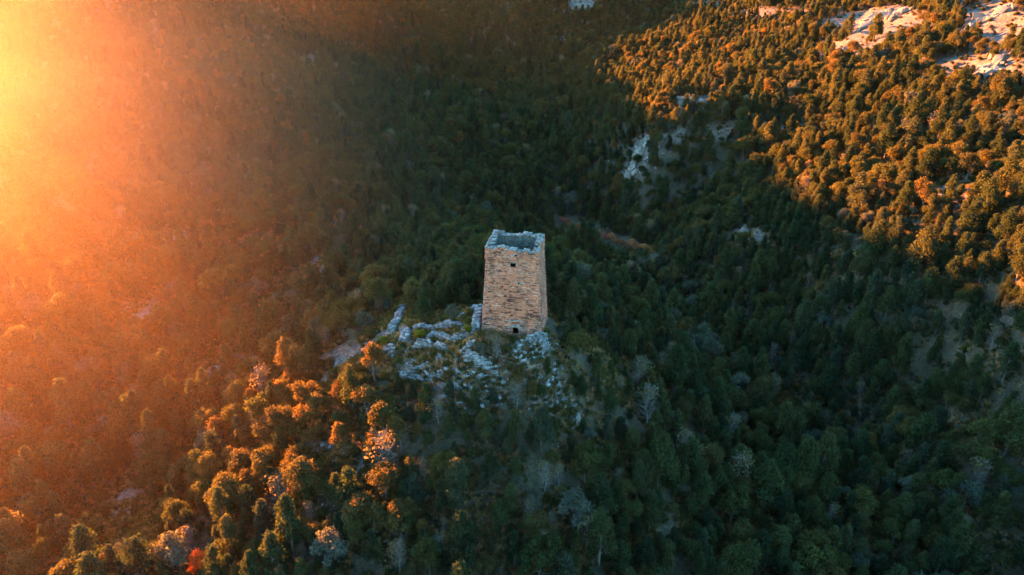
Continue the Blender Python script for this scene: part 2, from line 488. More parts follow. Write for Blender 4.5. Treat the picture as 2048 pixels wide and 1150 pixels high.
# solid core a little behind the stone faces, and the inner face of the wall
TK = .72
ZI = 5.0
for side in 'flbr':
    zs = np.arange(-1.2, TH - .2, .27)
    for z0 in zs:
        z1 = z0 + .27
        n = 26
        for i in range(n):
            t0, t1 = i / n, (i + 1) / n
            q = [face_pt(side, t, z, -.10)[0] for t, z in ((t0, z0), (t1, z0), (t1, z1), (t0, z1))]
            if side == 'f' and in_open(0, z0, z1, q[0][0], q[1][0]): continue
            if z1 > top_z(side, (t0 + t1) / 2): continue
            wall.quad(*q, tone=0)
wall.build('wall', M['tower'], tower)
inner = Stones()
for side in 'flbr':
    z = ZI
    while z < TH + .3:
        ch = rng.uniform(.10, .18); zc = z + ch / 2
        L = (2 * hw(zc) if side in 'fb' else by(zc) - fy(zc))
        s = TK
        while s < L - TK:
            ln = rng.uniform(.2, .6); a, b_ = s, min(s + ln, L - TK); s += ln
            t = (a + b_) / 2 / L
            if zc > top_z(side, t) - .12 or b_ - a < .05: continue
            if side == 'f' and any(abs(zc - oz) < oh / 2 + .16 and a - hw(zc) < ox + ow / 2 + .1 and b_ - hw(zc) > ox - ow / 2 - .1 for ox, oz, ow, oh in OPEN): continue
            p, ax, nrm = face_pt(side, t, zc, -TK + .10 + rng.uniform(-.02, .02))
            inner.add(p, (b_ - a - .012, .22, ch - .012), np.array([ax, nrm, [0, 0, 1.]]), .05)
        z += ch
# rubble filling on the inside at floor level
for i in range(260):
    x, y = rng.uniform(-2.3, 2.3), rng.uniform(1.2, 5.2)
    inner.add((x, y, ZI + .5 + rng.uniform(-.15, .15)), rng.uniform(.2, .7, 3) * (1, 1, .6), None, .3)
g = ZI + .4
inner.quad((-2.9, .7, g), (2.9, .7, g), (2.9, 5.6, g), (-2.9, 5.6, g), .2)
inner.build('inner_wall', M['inner'], tower)
# pale capping stones on the wall heads
for side in 'flbr':
    L0 = 2 * hw(TH) if side in 'fb' else by(TH) - fy(TH)
    for row in range(4):
        s = 0
        while s < L0:
            ln = rng.uniform(.18, .6); a, b_ = s, min(s + ln, L0); s += ln
            t = (a + b_) / 2 / L0
            z = top_z(side, t)
            off = -.10 - row * (TK - .1) / 3.6
            for lay in range(1 if rng.random() < .75 else 2):
                p, ax, nrm = face_pt(side, t, z, off + rng.uniform(-.03, .03))
                p[2] = z + .03 + lay * .09 - (.0 if row in (0, 3) else rng.uniform(0, .08))
                th = rng.normal(0, .12)
                A = np.array([ax * math.cos(th) + nrm * math.sin(th), nrm * math.cos(th) - ax * math.sin(th), [0, 0, 1.]])
                A[2] += rng.normal(0, .06, 3)
                cap.add(p, (b_ - a, rng.uniform(.18, .32), rng.uniform(.05, .11)), A, .2)
cap.build('coping', M['cap'], tower)
# stones broken out of the top right edge
# openings: closed recessed boxes, inner shade painted in near black, lintels
names = ['window', 'window', 'window', 'doorway']
for (ox, oz, ow, oh), nm in zip(OPEN, names):
    s = Stones()
    y0 = fy(oz) + .02; y1 = y0 + (.62 if oz > 5 else 1.6)
    x0, x1, z0, z1 = ox - ow / 2, ox + ow / 2, oz - oh / 2, oz + oh / 2
    e = .10
    s.add(((x0 - e / 2), (y0 + y1) / 2 + .1, oz), (e, y1 - y0, oh + .2), None, .02)
    s.add(((x1 + e / 2), (y0 + y1) / 2 + .1, oz), (e, y1 - y0, oh + .2), None, .02)
    s.add((ox, (y0 + y1) / 2 + .1, z1 + e / 2), (ow + .2, y1 - y0, e), None, .02)
    s.add((ox, (y0 + y1) / 2 + .1, z0 - e / 2), (ow + .2, y1 - y0, e), None, .02)
    s.add((ox, y1 + .1, oz), (ow + .3, .1, oh + .3), None, .0)
    s.build(nm, M['hole'], tower)
def pale(name, lst):
    s = Stones()
    for (x, z, w, h) in lst: s.add((x, fy(z) + .06, z), (w, .26, h), None, .1)
    s.build(name, M['cap'], tower)
pale('lintel', [(.50 + dx, .72 + dz, w, .11) for dz in (0, .12, .24) for dx, w in ((-.36, .34), (-.02, .30), (.30, .36))] + [(-.45, .58, .8, .08), (1.3, .56, 1.1, .07), (-.35, .35, .5, .06)])
pale('lintel', [(-.55 + i * .33, 1.5 + rng.uniform(-.05, .05), .3, .10) for i in range(6)] + [(-.4 + i * .45, 1.62, .3, .07) for i in range(4)])
pale('pale_stone', [(-2.62, 1.40, .42, .16)])
pale('lintel', [(.13, 8.56, .74, .08)])
pale('lintel', [(.36, 9.62, .42, .10)])
pale('lintel', [(.80, 6.29, .34, .07)])
pale('pale_stone', [(1.16, 6.16, .42, .08)])

# ------------------------------------------------------------------ ruined dry-stone walls
def dry_wall(pts, hgt, thick, label, ragged=.45):
    P3 = [hit(u, v) for u, v in pts]
    P2 = np.array([p[:2] for p in P3])
    seg = np.r_[0, np.cumsum(np.hypot(*np.diff(P2, axis=0).T))]
    L = seg[-1]; base = P3[0]
    s = Stones()
    ph = rng.uniform(0, 50)
    def top(t):
        e = min(1, t / .8, (L - t) / .8) if L > 2 else 1
        return hgt * (.35 + .65 * max(e, 0)) * (1 + ragged * float(vnoise(np.array(t * .7 + ph), np.array(.5))) + .25 * float(vnoise(np.array(t * 2.3 + ph), np.array(3.5))))
    t = 0
    z = 0
    while z < hgt * 1.8:
        ch = rng.uniform(.09, .18)
        for row in (-1, 0, 1) if thick > .5 else (-.6, .6):
            t = rng.uniform(0, .3)
            while t < L:
                ln = rng.uniform(.22, .65)
                x, y = np.interp(t, seg, P2[:, 0]), np.interp(t, seg, P2[:, 1])
                x2, y2 = np.interp(min(t + .3, L), seg, P2[:, 0]), np.interp(min(t + .3, L), seg, P2[:, 1])
                d = np.array([x2 - x, y2 - y, 0]); nd = np.linalg.norm(d)
                d = d / nd if nd > 1e-6 else np.array([1, 0, 0.])
                th = rng.normal(0, .16); c_, s_ = math.cos(th), math.sin(th)
                d = np.array([d[0] * c_ - d[1] * s_, d[0] * s_ + d[1] * c_, 0])
                nn = np.array([-d[1], d[0], 0])
                if z < top(t):
                    off = row * thick * .36 * (1 - .25 * z / max(hgt, .1))
                    px, py = x + nn[0] * off, y + nn[1] * off
                    up = np.array([0, 0, 1.]) + rng.normal(0, .10 if z < top(t) - .2 else .25, 3)
                    s.add((px - base[0], py - base[1], float(H(px, py)) - base[2] + z - .15 + rng.uniform(-.02, .02)), (ln, thick * rng.uniform(.3, .5), ch * .95), np.array([d, nn, up]), .16)
                t += ln
        z += ch
    # fallen stones along the foot
    for k in range(int(L * 3)):
        t = rng.uniform(0, L); x, y = np.interp(t, seg, P2[:, 0]), np.interp(t, seg, P2[:, 1])
        px, py = x + rng.normal(0, thick * .8), y + rng.normal(0, thick * .8)
        a = rng.uniform(0, 6.3)
        s.add((px - base[0], py - base[1], float(H(px, py)) - base[2] + .03), rng.uniform(.15, .4, 3) * (1, 1, .5), np.array([[math.cos(a), math.sin(a), rng.normal(0, .2)], [-math.sin(a), math.cos(a), rng.normal(0, .2)], [0, 0, 1]]), .25)
    o = s.build('ruined_wall', M['ruin'])
    o.location = base
    return tag(o, label, 'wall', 'ruined dry-stone walls beside the tower')
dry_wall([(807, 617), (795, 645), (780, 672)], .8, 1.1, 'broad broken wall climbing the outer left edge of the ruins')
dry_wall([(804, 650), (812, 668), (808, 694)], .55, 1.3, 'low tumbled wall just inside the outer left wall of the ruins')
dry_wall([(828, 657), (868, 659), (895, 658), (928, 653)], .95, .65, 'long straight rear wall of the ruins, behind the yellow-green bush')
dry_wall([(842, 690), (857, 678), (872, 675), (895, 681), (918, 684)], .8, .6, 'curved middle wall of the ruins with a pale top')
dry_wall([(826, 698), (857, 696), (875, 701), (896, 705)], 1.15, .5, 'pale-topped wall with a tall dark front in the centre of the ruins')
dry_wall([(946, 684), (937, 697), (926, 711)], .7, .7, 'short sloping wall between the tower and the central ruins')
dry_wall([(959, 622), (955, 645), (951, 668)], 1.1, 1.0, 'rubble buttress wall against the left side of the tower')
dry_wall([(918, 640), (942, 628), (962, 616)], .7, .6, 'wall running back behind the left corner of the tower')
dry_wall([(924, 714), (950, 726), (974, 738), (998, 747)], .95, .65, 'retaining wall below the dark bush in front of the tower')
dry_wall([(824, 747), (842, 738), (864, 732)], .75, .5, 'short lone wall stump near the lower edge of the ruins')
dry_wall([(791, 752), (818, 756), (838, 762), (868, 754), (898, 748)], .55, .6, 'lowest long wall of the ruins, above the dark oaks')
dry_wall([(766, 700), (786, 701), (780, 722)], .8, .8, 'corner pile of wall stones at the far left of the ruins')
dry_wall([(1046, 687), (1070, 683), (1088, 678), (1092, 692), (1077, 712)], .8, .7, 'angled terrace wall below the tower doorway')
dry_wall([(856, 772), (885, 778), (925, 776)], .45, .6, 'nearly buried wall line downhill of the ruins')

# ------------------------------------------------------------------ rocks
ICO = None
def rock(u, v, size, label, flat=.55, group=None, lift=.0, seed=0, cat='boulder', name='boulder', rot=None, at=None):
    bm = bmesh.new()
    bmesh.ops.create_icosphere(bm, subdivisions=4 if size > 1.5 else 3, radius=1)
    r = np.random.default_rng(seed + 11)
    V = np.array([q.co[:] for q in bm.verts])
    for k in range(16):    # chop with random planes for facets
        n = r.normal(size=3); n /= np.linalg.norm(n); d = r.uniform(.5, .92)
        e = V @ n - d
        V = V - np.outer(np.maximum(e, 0) * .92, n)
    V += .05 * np.stack([fbm(V[:, 0] * 3 + 9 * k + seed, V[:, 1] * 3 + V[:, 2] * 2.1, 1, 4) for k in range(3)], -1)
    V = V * np.array([1, r.uniform(.6, .9), flat]) * size
    for q, c in zip(bm.verts, V): q.co = c
    me = bpy.data.meshes.new(name); bm.to_mesh(me); bm.free()
    at_ = me.attributes.new('tone', 'FLOAT', 'FACE'); at_.data.foreach_set('value', r.random(len(me.polygons)).astype(np.float32) * .4 + r.uniform(0, .6))
    me.materials.append(M['rock'])
    o = bpy.data.objects.new(name, me); SC.collection.objects.link(o)
    p = hit(u, v) if at is None else at
    o.location = (p[0], p[1], p[2] + lift * size)
    o.rotation_euler = (r.uniform(-.2, .2), r.uniform(-.2, .2), r.uniform(0, 6) if rot is None else rot)
    return tag(o, label, cat, group)
rock(1108, 536, .95, 'pale rounded boulder in the bushes just right of the tower top', seed=1, lift=1.4)
rock(1040, 714, .5, 'small whitish block below the tower doorway', seed=2)
rock(1146, 818, .8, 'blue-grey boulder at the foot of the scree below the tower', seed=3)
rock(1155, 838, 1.15, 'large dark-sided boulder, lowest of the pair under the scree', seed=4, flat=.8)
rock(1128, 812, .55, 'smaller boulder at the upper left of the grey pair', seed=5)
rock(771, 703, .7, 'light boulder at the left corner of the ruins', seed=6)
rock(818, 745, .4, 'small pale stone beside the lone wall stump', seed=7)
rock(505, 925, 1.0, 'pinkish knobbly rock, left half of the outcrop above the lower left wood', seed=8, flat=.9, lift=.4)
rock(528, 922, .9, 'pinkish knobbly rock, right half of the outcrop above the lower left wood', seed=9, flat=.9, lift=.4)
rock(470, 985, .8, 'dull brown boulder downhill of the knobbly outcrop', seed=10, lift=.3)
rock(449, 1008, .7, 'small brown boulder, lowest of the string under the knobbly outcrop', seed=12, lift=.3)
rock(645, 985, .5, 'grey stone at the left edge of the mossy rock slope', seed=13)
rock(742, 888, .35, 'small white stone above the mossy rock slope', seed=14)
rock(666, 1050, 1.1, 'mossy grey rock on the lower mossy slope', seed=15)
# far outcrops
def outcrop(u, v, w, label, n=7, seed=0, spread=1.0, aspect=1.0):
    """one bedrock outcrop built of merged slabs"""
    c = hit(u, v); s = Stones(); r = np.random.default_rng(seed + 50)
    e = w * .4
    gxn = (float(H(c[0] + e, c[1])) - float(H(c[0] - e, c[1]))) / (2 * e); gyn = (float(H(c[0], c[1] + e)) - float(H(c[0], c[1] - e))) / (2 * e)
    nn = np.array([-gxn, -gyn, 1.]); nn /= np.linalg.norm(nn)
    t1 = np.array([1, 0, gxn]); t1 /= np.linalg.norm(t1); t2 = np.cross(nn, t1)
    s.add(-nn * w * .03, (w * 1.6, w * 1.0, w * .09), np.array([t1, t2, nn]), .3)
    for k in range(n * 24):
        a1, a2 = np.clip(r.normal(0, .36), -.8, .8) * w, np.clip(r.normal(0, .24), -.5, .5) * w
        sz = w * r.uniform(.05, .15) * (1 + (r.random() < .12)) * np.array([1.7, 1, .6])
        a = r.normal(.5, .5)
        up = nn + r.normal(0, .4, 3); up /= np.linalg.norm(up)
        ax = t1 * math.cos(a) + t2 * math.sin(a); ax -= up * (ax @ up); ax /= np.linalg.norm(ax)
        s.add(t1 * a1 + t2 * a2 + nn * (w * .06 + sz[2] * .1), sz, np.array([ax, np.cross(up, ax), up]), .45)
    o = s.build('rock_outcrop', M['rock']); o.location = c
    bv = o.modifiers.new('bevel', 'BEVEL'); bv.width = w * .02; bv.segments = 2
    return tag(o, label, 'rock outcrop')
OUTC = [(1285,300,4.5,'broken grey crag on the shaded spur behind the tower, its middle ledge'),(1262,350,4.5,'broken grey crag on the shaded spur, its lowest ledge'),(1238,362,3.0,'small block group at the left foot of the shaded crag'),
    (1745,45,8,'long pale sunlit slab on the lit hillside, between the pines'),(1800,28,6,'sunlit broken rock right of the long pale slab'),(1985,38,9,'large pale sunlit rock face in the upper right corner'),(2030,100,6,'sunlit rock below the corner rock face, at the frame edge'),
    (1960,150,6,'flat sunlit ledge below the two big rock faces'),(1380,206,4,'sunlit rock on the nose of the spur'),(1165,12,5,'sunlit rock at the top of the shadow edge'),(1690,103,4,'small sunlit ledge under the long pale slab'),(1115,85,4.5,'dim bluish crag high in the shaded valley head'),
    (632,545,2.6,'grey stones in the clearing left of the tower'),(1490,472,2.0,'small bluish rock amid the shaded trees right of the tower'),(1905,385,2.5,'low rock among the sunlit straw-coloured shrubs')]
for i, (u, v, w, l) in enumerate(OUTC): outcrop(u, v, w, l, seed=i)

# loose rubble: uncountable
s = Stones()
for (cu, cv, ru, rv, n) in [(850, 690, 80, 55, 420), (930, 760, 90, 45, 420), (1050, 700, 55, 25, 500), (1100, 780, 40, 60, 320), (1130, 830, 35, 25, 120), (960, 800, 80, 30, 100), (930, 650, 30, 30, 200), (700, 710, 60, 30, 120), (1270, 330, 60, 60, 250), (700, 960, 90, 90, 220), (632, 545, 50, 30, 150)]:
    for k in range(n):
        p = hit(cu + rng.normal(0, ru * .45), cv + rng.normal(0, rv * .45))
        a = rng.uniform(0, 6.3); sz = rng.uniform(.06, .2) * (1 + 1.6 * (rng.random() < .12)) * (1.6 if cu > 1200 else 1)
        s.add((p[0], p[1], p[2] + sz * .15), (sz * 1.6, sz, sz * .6), np.array([[math.cos(a), math.sin(a), rng.normal(0, .3)], [-math.sin(a), math.cos(a), rng.normal(0, .3)], [0, 0, 1]]), .3)
tag(s.build('rubble', M['ruin']), 'loose grey stone rubble strewn around the ruins and scree', kind='stuff')

# ------------------------------------------------------------------ vegetation prototypes
def tube(pts, rad, k=5):
    pts = np.asarray(pts, float); V = []; Fc = []
    for i, p in enumerate(pts):
        d = pts[min(i + 1, len(pts) - 1)] - pts[max(i - 1, 0)]; d /= np.linalg.norm(d) + 1e-9
        a = np.cross(d, [0.3, 1, .2]); a /= np.linalg.norm(a); b = np.cross(d, a)
        for j in range(k):
            t = 2 * math.pi * j / k
            V.append(p + rad[i] * (a * math.cos(t) + b * math.sin(t)))
        if i:
            for j in range(k):
                Fc.append([(i - 1) * k + j, (i - 1) * k + (j + 1) % k, i * k + (j + 1) % k, i * k + j])
    return np.array(V), np.array(Fc)
def join(parts):
    V, Fc, n = [], [], 0
    for v, f in parts:
        V.append(v); Fc.append(f + n); n += len(v)
    return np.concatenate(V), np.concatenate(Fc)
def leaves(centres, radii, tones, n, size, r, upbias=.35, squash=1.0):
    """n leaf sprays on the shells of lobes"""
    centres = np.asarray(centres); radii = np.asarray(radii)
    w = radii ** 2; w = w / w.sum()
    k = r.choice(len(centres), n, p=w)
    d = r.normal(size=(n, 3)); d[:, 2] += upbias; d /= np.linalg.norm(d, axis=1)[:, None]
    rr = radii[k] * (r.uniform(.45, 1.0, n) ** .6) * (1 + .2 * r.normal(size=n))
    c = centres[k] + d * rr[:, None] * np.array([1, 1, squash])
    nr_ = d + r.normal(0, .6, (n, 3)); nr_ /= np.linalg.norm(nr_, axis=1)[:, None]
    a = np.cross(nr_, r.normal(size=(n, 3))); a /= np.linalg.norm(a, axis=1)[:, None]
    b = np.cross(nr_, a)
    sz = (size * r.uniform(.6, 1.4, n))[:, None]
    el = r.uniform(.9, 1.6, n)[:, None]
    V = np.stack([c - a * sz * el, c - b * sz * .6, c + a * sz * el, c + b * sz * .6 + nr_ * sz * .3], 1).reshape(-1, 3)
    Fc = np.arange(n * 4).reshape(n, 4)
    return V, Fc, np.clip(tones[k] + r.normal(0, .16, n), 0, 1)
def crown_juniper(r, h, w, n=2600):
    C, Rr = [], []
    for i in range(34):
        t = r.uniform(0, 1) ** .85
        prof = (1 - t) ** .75 * .95 + .10
        if t < .12: prof *= .75
        ang = r.uniform(0, 6.28); rad = w * .5 * prof * r.uniform(.35, .95)
        C.append((rad * math.cos(ang), rad * math.sin(ang), h * (.12 + .84 * t))); Rr.append(w * .5 * (.26 + .26 * prof) * r.uniform(.6, 1.1))
    C.append((0, 0, h * .97)); Rr.append(w * .10)
    return leaves(C, Rr, r.uniform(.2, .8, len(C)), n, .100, r, .5, 1.25)
def crown_oak(r, h, w, n=2600):
    C, Rr = [], []
    off = r.normal(0, .1 * w, 2)
    for i in range(24):
        ang = r.uniform(0, 6.28); el = r.uniform(-.25, 1.5); q = r.uniform(.45, .75)
        C.append((off[0] * el + w * .5 * q * math.cos(ang) * math.cos(el), off[1] * el + w * .5 * q * math.sin(ang) * math.cos(el), h * .58 + h * .36 * q * math.sin(el) * 1.2)); Rr.append(w * r.uniform(.10, .21))
    return leaves(C, Rr, r.uniform(.2, .8, len(C)), n, .098, r, .4)
def crown_shrub(r, h, w, n=900):
    C, Rr = [], []
    for i in range(12):
        ang = r.uniform(0, 6.28); q = r.uniform(0, .6)
        C.append((w * .5 * q * math.cos(ang), w * .5 * q * math.sin(ang), h * r.uniform(.25, .75))); Rr.append(w * r.uniform(.14, .24))
    return leaves(C, Rr, r.uniform(.2, .8, len(C)), n, .085, r, .5, .8)
def branches(r, h, w, n=9, top=.95):
    parts = []
    hh = np.linspace(0, h * top, 7)
    px = np.cumsum(r.normal(0, .05, 7)); py = np.cumsum(r.normal(0, .05, 7)); px[0] = py[0] = 0
    parts.append(tube(np.stack([px, py, hh - .3], -1), np.linspace(.13, .025, 7) * (h / 5)))
    for i in range(n):
        t = r.uniform(.22, .9); z = t * h * top; a = r.uniform(0, 6.28); L = w * .5 * (1 - .6 * t) * r.uniform(.7, 1.1)
        x0, y0 = np.interp(z, hh, px), np.interp(z, hh, py)
        p = [np.array([x0, y0, z - .3])]
        for q in (.4, .75, 1): p.append(np.array([x0 + L * q * math.cos(a + .2 * q), y0 + L * q * math.sin(a + .2 * q), z - .3 + L * q * .55]))
        parts.append(tube(p, np.array([.05, .035, .022, .01]) * (h / 5), 4))
    return join(parts)
def twigs(r, h, w, n=120):
    parts = []
    for i in range(n):
        a = r.uniform(0, 6.28); t = r.uniform(.2, .95); q = r.uniform(.1, .6)
        p0 = np.array([w * .4 * q * math.cos(a) * (1.1 - t), w * .4 * q * math.sin(a) * (1.1 - t), h * t * .9])
        d = np.array([math.cos(a), math.sin(a), r.uniform(.3, 1.6)]) * r.uniform(.3, .8) * w * .22
        parts.append(tube([p0, p0 + d * .5 + r.normal(0, .05, 3), p0 + d + r.normal(0, .08, 3)], [.022, .014, .006], 3))
    return join(parts)

PROTO = []     # dict(kind, crown mesh, trunk mesh, merged mesh, h)
def make_proto(kind, leafmat, bark, seed, h, w, n=None):
    r = np.random.default_rng(seed)
    if kind == 'shrub': cv, cf, ct = crown_shrub(r, h, w, n or 900)
    elif kind == 'bare': cv, cf, ct = crown_oak(r, h, w, n or 260)
    elif kind == 'oak': cv, cf, ct = crown_oak(r, h, w, int((n or 2600) * 1.5))
    else: cv, cf, ct = crown_juniper(r, h, w, int((n or 2600) * 1.5))
    if kind == 'bare':
        tv, tf = join([branches(r, h, w, 14), twigs(r, h, w, 170)])
    else:
        tv, tf = branches(r, h, w, 4 if kind == 'shrub' else 9, .8)
    co = mesh_obj('crown', cv, cf, [M[leafmat]], ct, link=False)
    to = mesh_obj('trunk', tv, tf, [M[bark]], np.full(len(tf), .5), link=False)
    av, af = join([(cv, cf), (tv, tf)])
    mo = mesh_obj('forest_source', av, af, [M[leafmat], M[bark]], np.r_[ct, np.full(len(tf), .5)], np.r_[np.zeros(len(cf)), np.ones(len(tf))], link=False)
    PROTO.append(dict(kind=kind, leaf=leafmat, crown=co.data, trunk=to.data, obj=mo, h=h, w=w))
    bpy.data.objects.remove(co); bpy.data.objects.remove(to)
    return len(PROTO) - 1
K = {}
K['jun'] = [make_proto('juniper', 'jun', 'bark', 100 + i, *d) for i, d in enumerate([(6.0, 3.0), (5.2, 3.2), (6.6, 2.7), (4.6, 2.8), (5.6, 3.5)])]
K['oak'] = [make_proto('oak', 'oak', 'bark', 200 + i, *d) for i, d in enumerate([(4.6, 4.0), (5.2, 3.8), (4.0, 3.6), (5.6, 4.3)])]
K['blue'] = [make_proto('oak', 'blue', 'bark', 300 + i, *d, 1900) for i, d in enumerate([(4.2, 3.4), (3.6, 3.2)])]
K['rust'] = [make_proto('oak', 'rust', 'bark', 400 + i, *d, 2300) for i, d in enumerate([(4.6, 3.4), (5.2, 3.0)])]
K['red'] = [make_proto('oak', 'red', 'bark', 420, 3.6, 3.0, 2000)]
K['bare'] = [make_proto('bare', 'dry', 'pbark', 500 + i, *d) for i, d in enumerate([(4.8, 3.6), (4.0, 3.0)])]
K['shrub'] = [make_proto('shrub', 'oak', 'bark', 600 + i, *d) for i, d in enumerate([(1.5, 2.0), (1.1, 1.6)])]
K['dryshrub'] = [make_proto('shrub', 'dry', 'pbark', 620 + i, *d) for i, d in enumerate([(1.3, 1.9), (.9, 1.5)])]
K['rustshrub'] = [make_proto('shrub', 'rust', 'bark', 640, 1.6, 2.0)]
K['heath'] = [make_proto('oak', 'heath', 'bark', 650, 3.6, 2.4, 1500)]
K['yel'] = [make_proto('shrub', 'yel', 'bark', 660, 1.9, 1.9, 1600)]

# ------------------------------------------------------------------ scatter
def scatter():
    sp = 1.85
    xs = np.arange(-330, 330, sp); ys = np.arange(-110, 470, sp * .95)
    X, Y = np.meshgrid(xs, ys)
    X = X + (np.arange(X.shape[0])[:, None] % 2) * sp / 2
    X = X + rng.uniform(-.42, .42, X.shape) * sp; Y = Y + rng.uniform(-.42, .42, Y.shape) * sp
    X, Y = X.ravel(), Y.ravel(); Z = H(X, Y)
    u, v, f = project(np.stack([X, Y, Z + 2], -1))
    keep = (f > 25) & (u > -420) & (u < 2470) & (v > -330) & (v < 1600)
    keep &= np.hypot(X, Y + 75) > 22
    b, _ = bare_fields(X, Y, Z)
    keep &= b < np.where((f > 150) & (u < 1400), .8, np.where(f > 150, .5, .35))
    # thinner, clumped growth
    dens = .97 + .14 * fbm(X, Y, 18, 3)
    keep &= rng.random(len(X)) < dens
    keep &= ~((np.abs(X) < 5.5) & (Y > -2.5) & (Y < 9))
    return X[keep], Y[keep], Z[keep], u[keep], v[keep], f[keep]
X, Y, Z, U_, V_, F_ = scatter()
n = len(X)
hue = fbm(X, Y, 30, 3)
kinds = []
for i in range(n):
    u, v = U_[i], V_[i]; r = rng.random()
    w_oak = .34 + .30 * hue[i]
    w_rust_glow = .006
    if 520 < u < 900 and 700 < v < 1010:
        w_rust_glow = .75 * math.exp(-(((u - 720) / 130) ** 2 + ((v - 840) / 120) ** 2))  # amber glow on the spur put into foliage colour
    elif u < 520 and v > 600: w_rust_glow = .05
    elif 950 < u < 1500 and v > 700: w_rust_glow = .02
    w_blue = .04 + (.08 if 1080 < u < 1500 and 560 < v < 900 else 0)
    w_bare = .03 + (.03 if v > 700 else 0)
    w_sh = .17
    if r < w_rust_glow: kinds.append('rust')
    elif r < w_rust_glow + w_blue: kinds.append('blue')
    elif r < w_rust_glow + w_blue + w_bare: kinds.append('bare')
    elif r < w_rust_glow + w_blue + w_bare + w_sh: kinds.append('shrub')
    elif rng.random() < w_oak: kinds.append('oak')
    else: kinds.append('jun')
scale = np.exp(rng.normal(-.32, .30, n)).clip(.34, 1.35)
near_r = np.hypot(X, Y)
scale *= np.where(near_r < 16, .72, 1)
TREES = [dict(x=X[i], y=Y[i], z=Z[i], p=int(rng.choice(K[kinds[i]])), s=float(scale[i]), a=float(rng.uniform(0, 6.28)), k=kinds[i]) for i in range(n)]
# shrubs on the open patches
for (cu, cv, ru, rv, k) in BARE:
    m = int(min(70, ru * rv / 40 + 4)) if cu > 1190 else int(min(26, ru * rv / 110 + 2))
    for _ in range(m):
        u, v = cu + rng.uniform(-1, 1) * ru, cv + rng.uniform(-1, 1) * rv
        if 955 < u < 1100 and 430 < v < 695: continue
        if 765 < u < 960 and 640 < v < 775 and rng.random() < .75: continue
        p = hit(u, v)
        kk = rng.choice(['dryshrub', 'shrub', 'rustshrub'] if u < 760 else ['dryshrub', 'shrub'])
        TREES.append(dict(x=p[0], y=p[1], z=p[2], p=int(rng.choice(K[kk])), s=float(rng.uniform(.35, .9)), a=float(rng.uniform(0, 6.28)), k=kk))
# strip of reddish bushes
for i in range(56):
    t = i / 55
    p = hit(1122 + 170 * t + rng.normal(0, 2), 450 + 60 * t + 3 * math.sin(t * 3) + rng.normal(0, 1.2))
    TREES.append(dict(x=p[0], y=p[1], z=p[2], p=K['heath'][0], s=float(rng.uniform(.35, .8)), a=float(rng.uniform(0, 6.28)), k='heath'))

# trees and bushes one can point to: (u, v of the foot, proto kind, index, scale, label, category, name)
SPECIAL = [
    (843, 680, 'yel', 0, .95, 'round yellow-green bush inside the ruins against the rear wall', 'bush'),
    (937, 668, 'yel', 0, .72, 'yellow-green bush close to the left corner of the tower', 'bush'),
    (964, 716, 'blue', 1, .55, 'dense dark blue-green bush in the corner below the tower left side', 'bush'),
    (848, 645, 'jun', 1, .85, 'broad dark green tree with a visible trunk behind the rear ruin wall', 'tree'),
    (905, 648, 'blue', 0, .62, 'grey-green bush behind the ruins, left of the buttress wall', 'bush'),
    (993, 722, 'bare', 0, .72, 'thin straw-coloured tree in front of the tower left of the doorway', 'tree'),
    (978, 690, 'bare', 1, .55, 'small dry bush under the lower left corner of the tower', 'bush'),
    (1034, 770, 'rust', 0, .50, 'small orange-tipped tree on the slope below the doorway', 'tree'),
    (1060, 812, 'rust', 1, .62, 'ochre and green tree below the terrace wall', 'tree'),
    (1084, 806, 'oak', 2, .62, 'round olive bush beside the ochre tree under the terrace', 'bush'),
    (1033, 822, 'bare', 0, .8, 'pale leafless tree left of the ochre tree under the terrace', 'tree'),
    (1125, 592, 'bare', 1, .8, 'feathery straw-coloured tree just right of the tower', 'tree'),
    (1110, 572, 'yel', 0, .8, 'yellow-topped bush beside the pale boulder right of the tower', 'bush'),
    (768, 692, 'yel', 0, .8, 'bush with orange top at the left corner of the ruins', 'bush'),
    (798, 742, 'oak', 2, .45, 'low dark green bush at the lower left of the ruins', 'bush'),
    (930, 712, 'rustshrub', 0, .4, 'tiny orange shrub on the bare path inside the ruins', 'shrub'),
    (412, 1150, 'red', 0, .95, 'bright scarlet-orange tree at the bottom edge of the photo', 'tree'),
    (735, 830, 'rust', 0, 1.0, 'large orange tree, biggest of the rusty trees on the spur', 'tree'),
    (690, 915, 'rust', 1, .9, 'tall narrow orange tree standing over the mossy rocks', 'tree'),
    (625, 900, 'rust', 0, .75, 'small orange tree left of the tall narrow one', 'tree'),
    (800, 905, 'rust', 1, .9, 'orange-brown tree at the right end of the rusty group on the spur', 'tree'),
    (1715, 322, 'oak', 1, 1.2, 'bright golden tree standing alone on the sunlit shadow edge', 'tree'),
    (1860, 275, 'bare', 0, 1.2, 'pale leafless tree on the sunlit slope above the straw-coloured shrubs', 'tree'),
    (528, 800, 'bare', 0, 1.2, 'pale spreading leafless tree in the dark wood left of the spur', 'tree'),
    (290, 920, 'bare', 1, 1.2, 'tan leafless tree in the lower left wood', 'tree'),
    (565, 1010, 'bare', 1, 1.1, 'sparse straw-coloured tree left of the mossy rocks', 'tree'),
    (707, 700, 'bare', 1, .8, 'small grey leafless tree on the bare slope left of the ruins', 'tree'),
]
KN = {'juniper': 'juniper_tree', 'oak': 'oak_tree', 'bare': 'leafless_tree', 'shrub': 'shrub'}
def place_tree(t, name, label, cat, group=None):
    pr = PROTO[t['p']]
    e = empty(name, (t['x'], t['y'], t['z']), t['a'])
    e.scale = (t['s'],) * 3
    for nm in ('crown', 'trunk'):
        o = bpy.data.objects.new(nm, pr[nm]); o.parent = e
        SC.collection.objects.link(o)
    return tag(e, label, cat, group)
SPX = []
